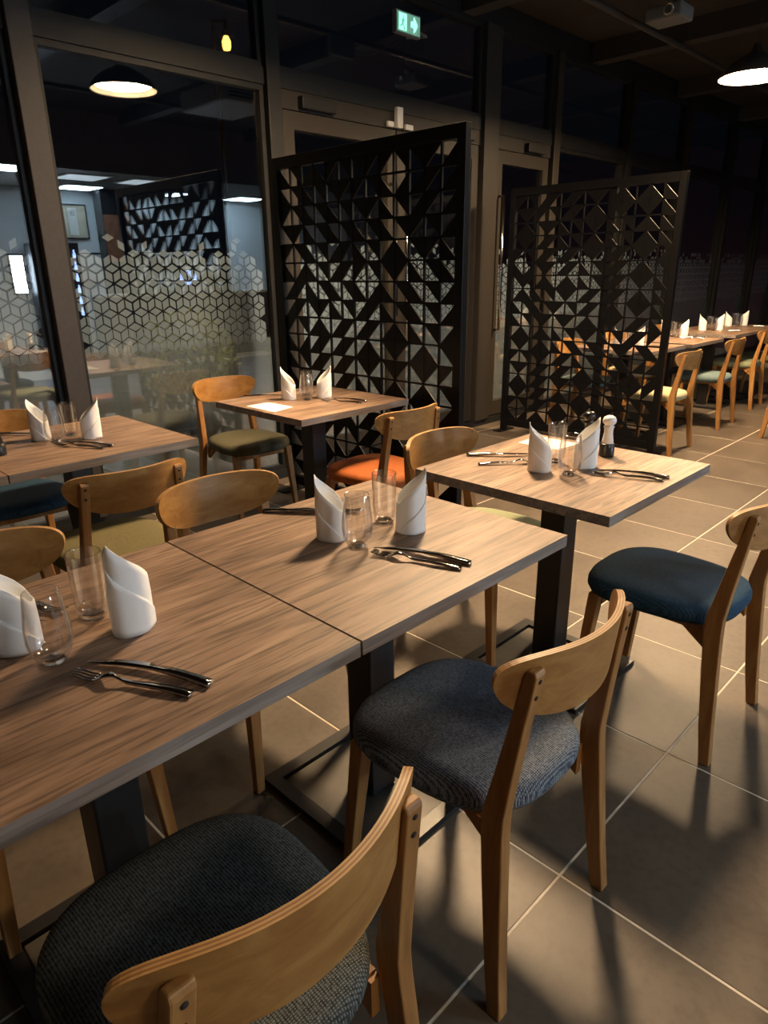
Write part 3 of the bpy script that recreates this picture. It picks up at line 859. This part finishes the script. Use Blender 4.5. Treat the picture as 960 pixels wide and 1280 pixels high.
for pts in ([(0.018, 0.046), (0.044, 0.046), (0.044, 0.022), (0.052, 0.022), (0.085, 0.063), (0.052, 0.104), (0.044, 0.104), (0.044, 0.080), (0.018, 0.080)],):
    n = len(pts)
    ar.add([(0.0031, y, z) for y, z in pts] + [(0.0042, y, z) for y, z in pts], [tuple(range(n)), tuple(range(2 * n - 1, n - 1, -1))] + [(i, (i + 1) % n, (i + 1) % n + n, i + n) for i in range(n)])
ar.build('arrow_symbol', 'sign_white', e)
MB().tube([(-0.03, 0.115, 0.05), (-0.06, 0.24, 0.05), (-0.29, 0.30, 0.10)], 0.008).build('bracket_arm', 'sign_case', e)

e = empty('air_conditioner', (-0.77, 4.64, 2.95)); tag(e, 'pale louvred air conditioner under the ceiling, mirrored in the window', 'air conditioner')
MB().box(-0.42, 0.42, -0.32, 0.32, 0, 0.189).build('casing', 'sign_case', e, bevel=0.02)
for k in range(5):
    MB().box(-0.424, -0.421, -0.28, 0.28, 0.035 + k * 0.032, 0.05 + k * 0.032).build('louvre', 'frame_dark', e)
e = empty('ceiling_projector', (-2.55, 5.5, 3.0)); tag(e, 'pale box on a curved arm under the ceiling', 'projector')
MB().box(-0.13, 0.13, -0.11, 0.11, 0.0, 0.09).build('body', 'sign_case', e, bevel=0.015)
MB().lathe([(0, 0), (0.03, 0), (0.035, 0.02), (0, 0.02)], 20).build('lens', 'tumbler_base', e, loc=(0.05, -0.112, 0.045)).rotation_euler = (PI / 2, 0, 0)
MB().tube([(0, 0, 0.09), (0.05, 0.02, 0.15), (0.14, 0.04, 0.22), (0.16, 0.05, 0.299)], 0.014).build('mount_arm', 'black_steel', e)

# ------------------------------------------------------------------ service area across the room (mirrored in the panes)
XW = XR - 0.001
def wall_item(name, y0, y1, z0, z1, mats, label, cat, depth=0.03):
    e = empty(name, (XW, (y0 + y1) / 2, z0)); tag(e, label, cat)
    W2, H = (y1 - y0) / 2, z1 - z0
    fr = 0.02
    for a, b2, c, d in ((-W2, -W2 + fr, 0, H), (W2 - fr, W2, 0, H), (-W2 + fr, W2 - fr, 0, fr), (-W2 + fr, W2 - fr, H - fr, H)):
        MB().box(-depth, 0, a, b2, c, d).build('frame_bar', mats[0], e)
    MB().box(-depth * 0.6, 0, -W2 + fr, W2 - fr, fr, H - fr).build('print', mats[1], e)
    return e
pf = wall_item('picture_frame', 4.72, 5.18, 1.90, 2.42, ('black_steel', 'print_tan'), 'framed tan certificate on the white wall, mirrored in the window', 'picture')
MB().box(-0.0205, -0.0185, -0.07, 0.07, 0.06, 0.46).build('pale_panel', 'card_paper', pf)
MB().lathe([(0.022, 0), (0.03, 0), (0.03, 0.001), (0.022, 0.001)], 20).build('seal', 'rubber', pf, loc=(-0.0215, 0, 0.38)).rotation_euler = (0, -PI / 2, 0)
e = empty('pillar', (3.95, 5.36, 0)); tag(e, 'dark pillar with a brown poster in front of the white wall', 'pillar')
MB().box(-0.13, 0.13, -0.13, 0.13, 0, 2.62).build('shaft', 'black_steel', e)
MB().box(-0.134, -0.1305, -0.12, 0.12, 1.55, 2.25).build('poster', 'poster_brown', e)
e = empty('drinks_fridge', (3.96, 4.42, 0)); tag(e, 'drinks fridge with rows of blue lights, mirrored beside the window post', 'fridge')
MB().box(-0.28, 0.30, -0.30, 0.30, 0, 1.82).build('cabinet', 'black_steel', e, bevel=0.01)
for r in range(6):
    for c in range(4):
        MB().lathe([(0, 0), (0.022, 0.0), (0.022, 0.05), (0.010, 0.09), (0.010, 0.12), (0, 0.12)], 10).build('bottle_light', 'led_blue', e, loc=(-0.29, -0.21 + c * 0.14, 0.75 + r * 0.17))
e = empty('service_counter', (3.35, 6.4, 0)); tag(e, 'pale service counter in front of the white wall', 'counter')
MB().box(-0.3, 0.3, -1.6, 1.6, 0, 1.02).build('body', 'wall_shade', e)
MB().box(-0.34, 0.34, -1.64, 1.64, 1.0205, 1.06).build('worktop', 'pale_plastic', e, bevel=0.005)
e = empty('menu_screen', (3.35, 6.35, 1.061)); tag(e, 'small blue-lit till screen standing on the counter', 'screen')
MB().box(-0.02, 0.02, -0.17, 0.17, 0.10, 0.36).build('bezel', 'black_steel', e)
MB().box(-0.024, -0.0205, -0.155, 0.155, 0.115, 0.345).build('display', 'led_blue', e)
MB().box(-0.07, 0.07, -0.08, 0.08, 0, 0.012).build('stand', 'black_steel', e)
MB().box(-0.015, 0.015, -0.02, 0.02, 0.0125, 0.1).build('neck', 'black_steel', e)
e = empty('notice_board', (XW, 5.15, 1.25)); tag(e, 'white notice sheet below the framed certificate', 'notice')
MB().box(-0.012, 0, -0.24, 0.24, 0, 0.42).build('sheet', 'card_paper', e)
MB().box(-0.02, 0, -0.25, 0.25, 0.425, 0.445).build('top_strip', 'black_steel', e)

e = empty('light_display', (XW, 3.97, 0.95)); tag(e, 'tall backlit display mirrored as a white strip left of the window post', 'display')
MB().box(-0.06, 0, -0.11, 0.11, 0.12, 0.72).build('cabinet', 'black_steel', e, bevel=0.005)
MB().box(-0.066, -0.0605, -0.085, 0.085, 0.15, 0.69).build('light_panel', 'display_cool', e)

# ------------------------------------------------------------------ terrace outside
gr = box('trim_3', 'paver', -12, WX - 0.07, YA, YB, -0.10, -0.02)
tag(gr, 'grey paved terrace outside the window', 'terrace', kind='structure')
def shrub(x, y, r, label):
    e = empty('round_shrub', (x, y, -0.02)); tag(e, label, 'shrub', 'clipped shrubs on the terrace')
    rnd = random.Random(int(y * 100)); mb = MB()
    for k in range(1500):
        a = rnd.uniform(0, 2 * PI); u = rnd.uniform(-0.75, 1); rr = r * (0.72 + 0.30 * rnd.random())
        s = math.sqrt(1 - u * u)
        p = Vector((s * math.cos(a) * rr, s * math.sin(a) * rr, 0.30 + r * 0.85 + u * rr))
        d = Vector((rnd.gauss(0, 1), rnd.gauss(0, 1), rnd.gauss(0.4, 1))).normalized(); t = d.cross(Vector((rnd.gauss(0, 1), rnd.gauss(0, 1), 1))).normalized()
        L = 0.07; w2 = 0.018
        mb.add([p, p + d * L * .5 + t * w2, p + d * L, p + d * L * .5 - t * w2], [(0, 1, 2, 3)])
    o = mb.build('foliage', 'leaf', e, fix=False); o['kind'] = 'stuff'
    MB().tube([(0, 0, 0.0), (0.01, 0.0, 0.2), (0, 0.01, 0.3 + r * 0.8)], 0.025).build('stem', 'bark', e)
shrub(-5.5, 3.1, 0.42, 'round yellow-green shrub outside behind the window chair')
e = empty('wall_lantern', (-6.2, 4.26, 3.28)); tag(e, 'small amber lantern shining outside above the header rail', 'lamp')
MB().lathe([(0, 0.03), (0.03, 0.03), (0.04, 0.06), (0.04, 0.10), (0.02, 0.14), (0, 0.14)], 16).build('lantern_glass', 'amber_glass', e)
MB().lathe([(0, 0.141), (0.07, 0.141), (0.01, 0.19), (0, 0.19)], 16).build('cap', 'black_steel', e)
MB().tube([(0, 0, 0.19), (0, 0, 0.26), (-0.2, 0, 0.30), (-0.2, 0, -3.30)], 0.02).build('pole', 'black_steel', e)

e = empty('amber_sign', (-6.0, 2.22, -0.02)); tag(e, 'dim amber light strip on a post outside, at the upper left corner', 'sign')
MB().box(-0.03, 0.0, -0.04, 0.04, 0, 3.1).build('post', 'black_steel', e)
MB().box(0.0005, 0.02, -0.045, 0.045, 2.48, 3.03).build('light_strip', 'amber_strip', e)
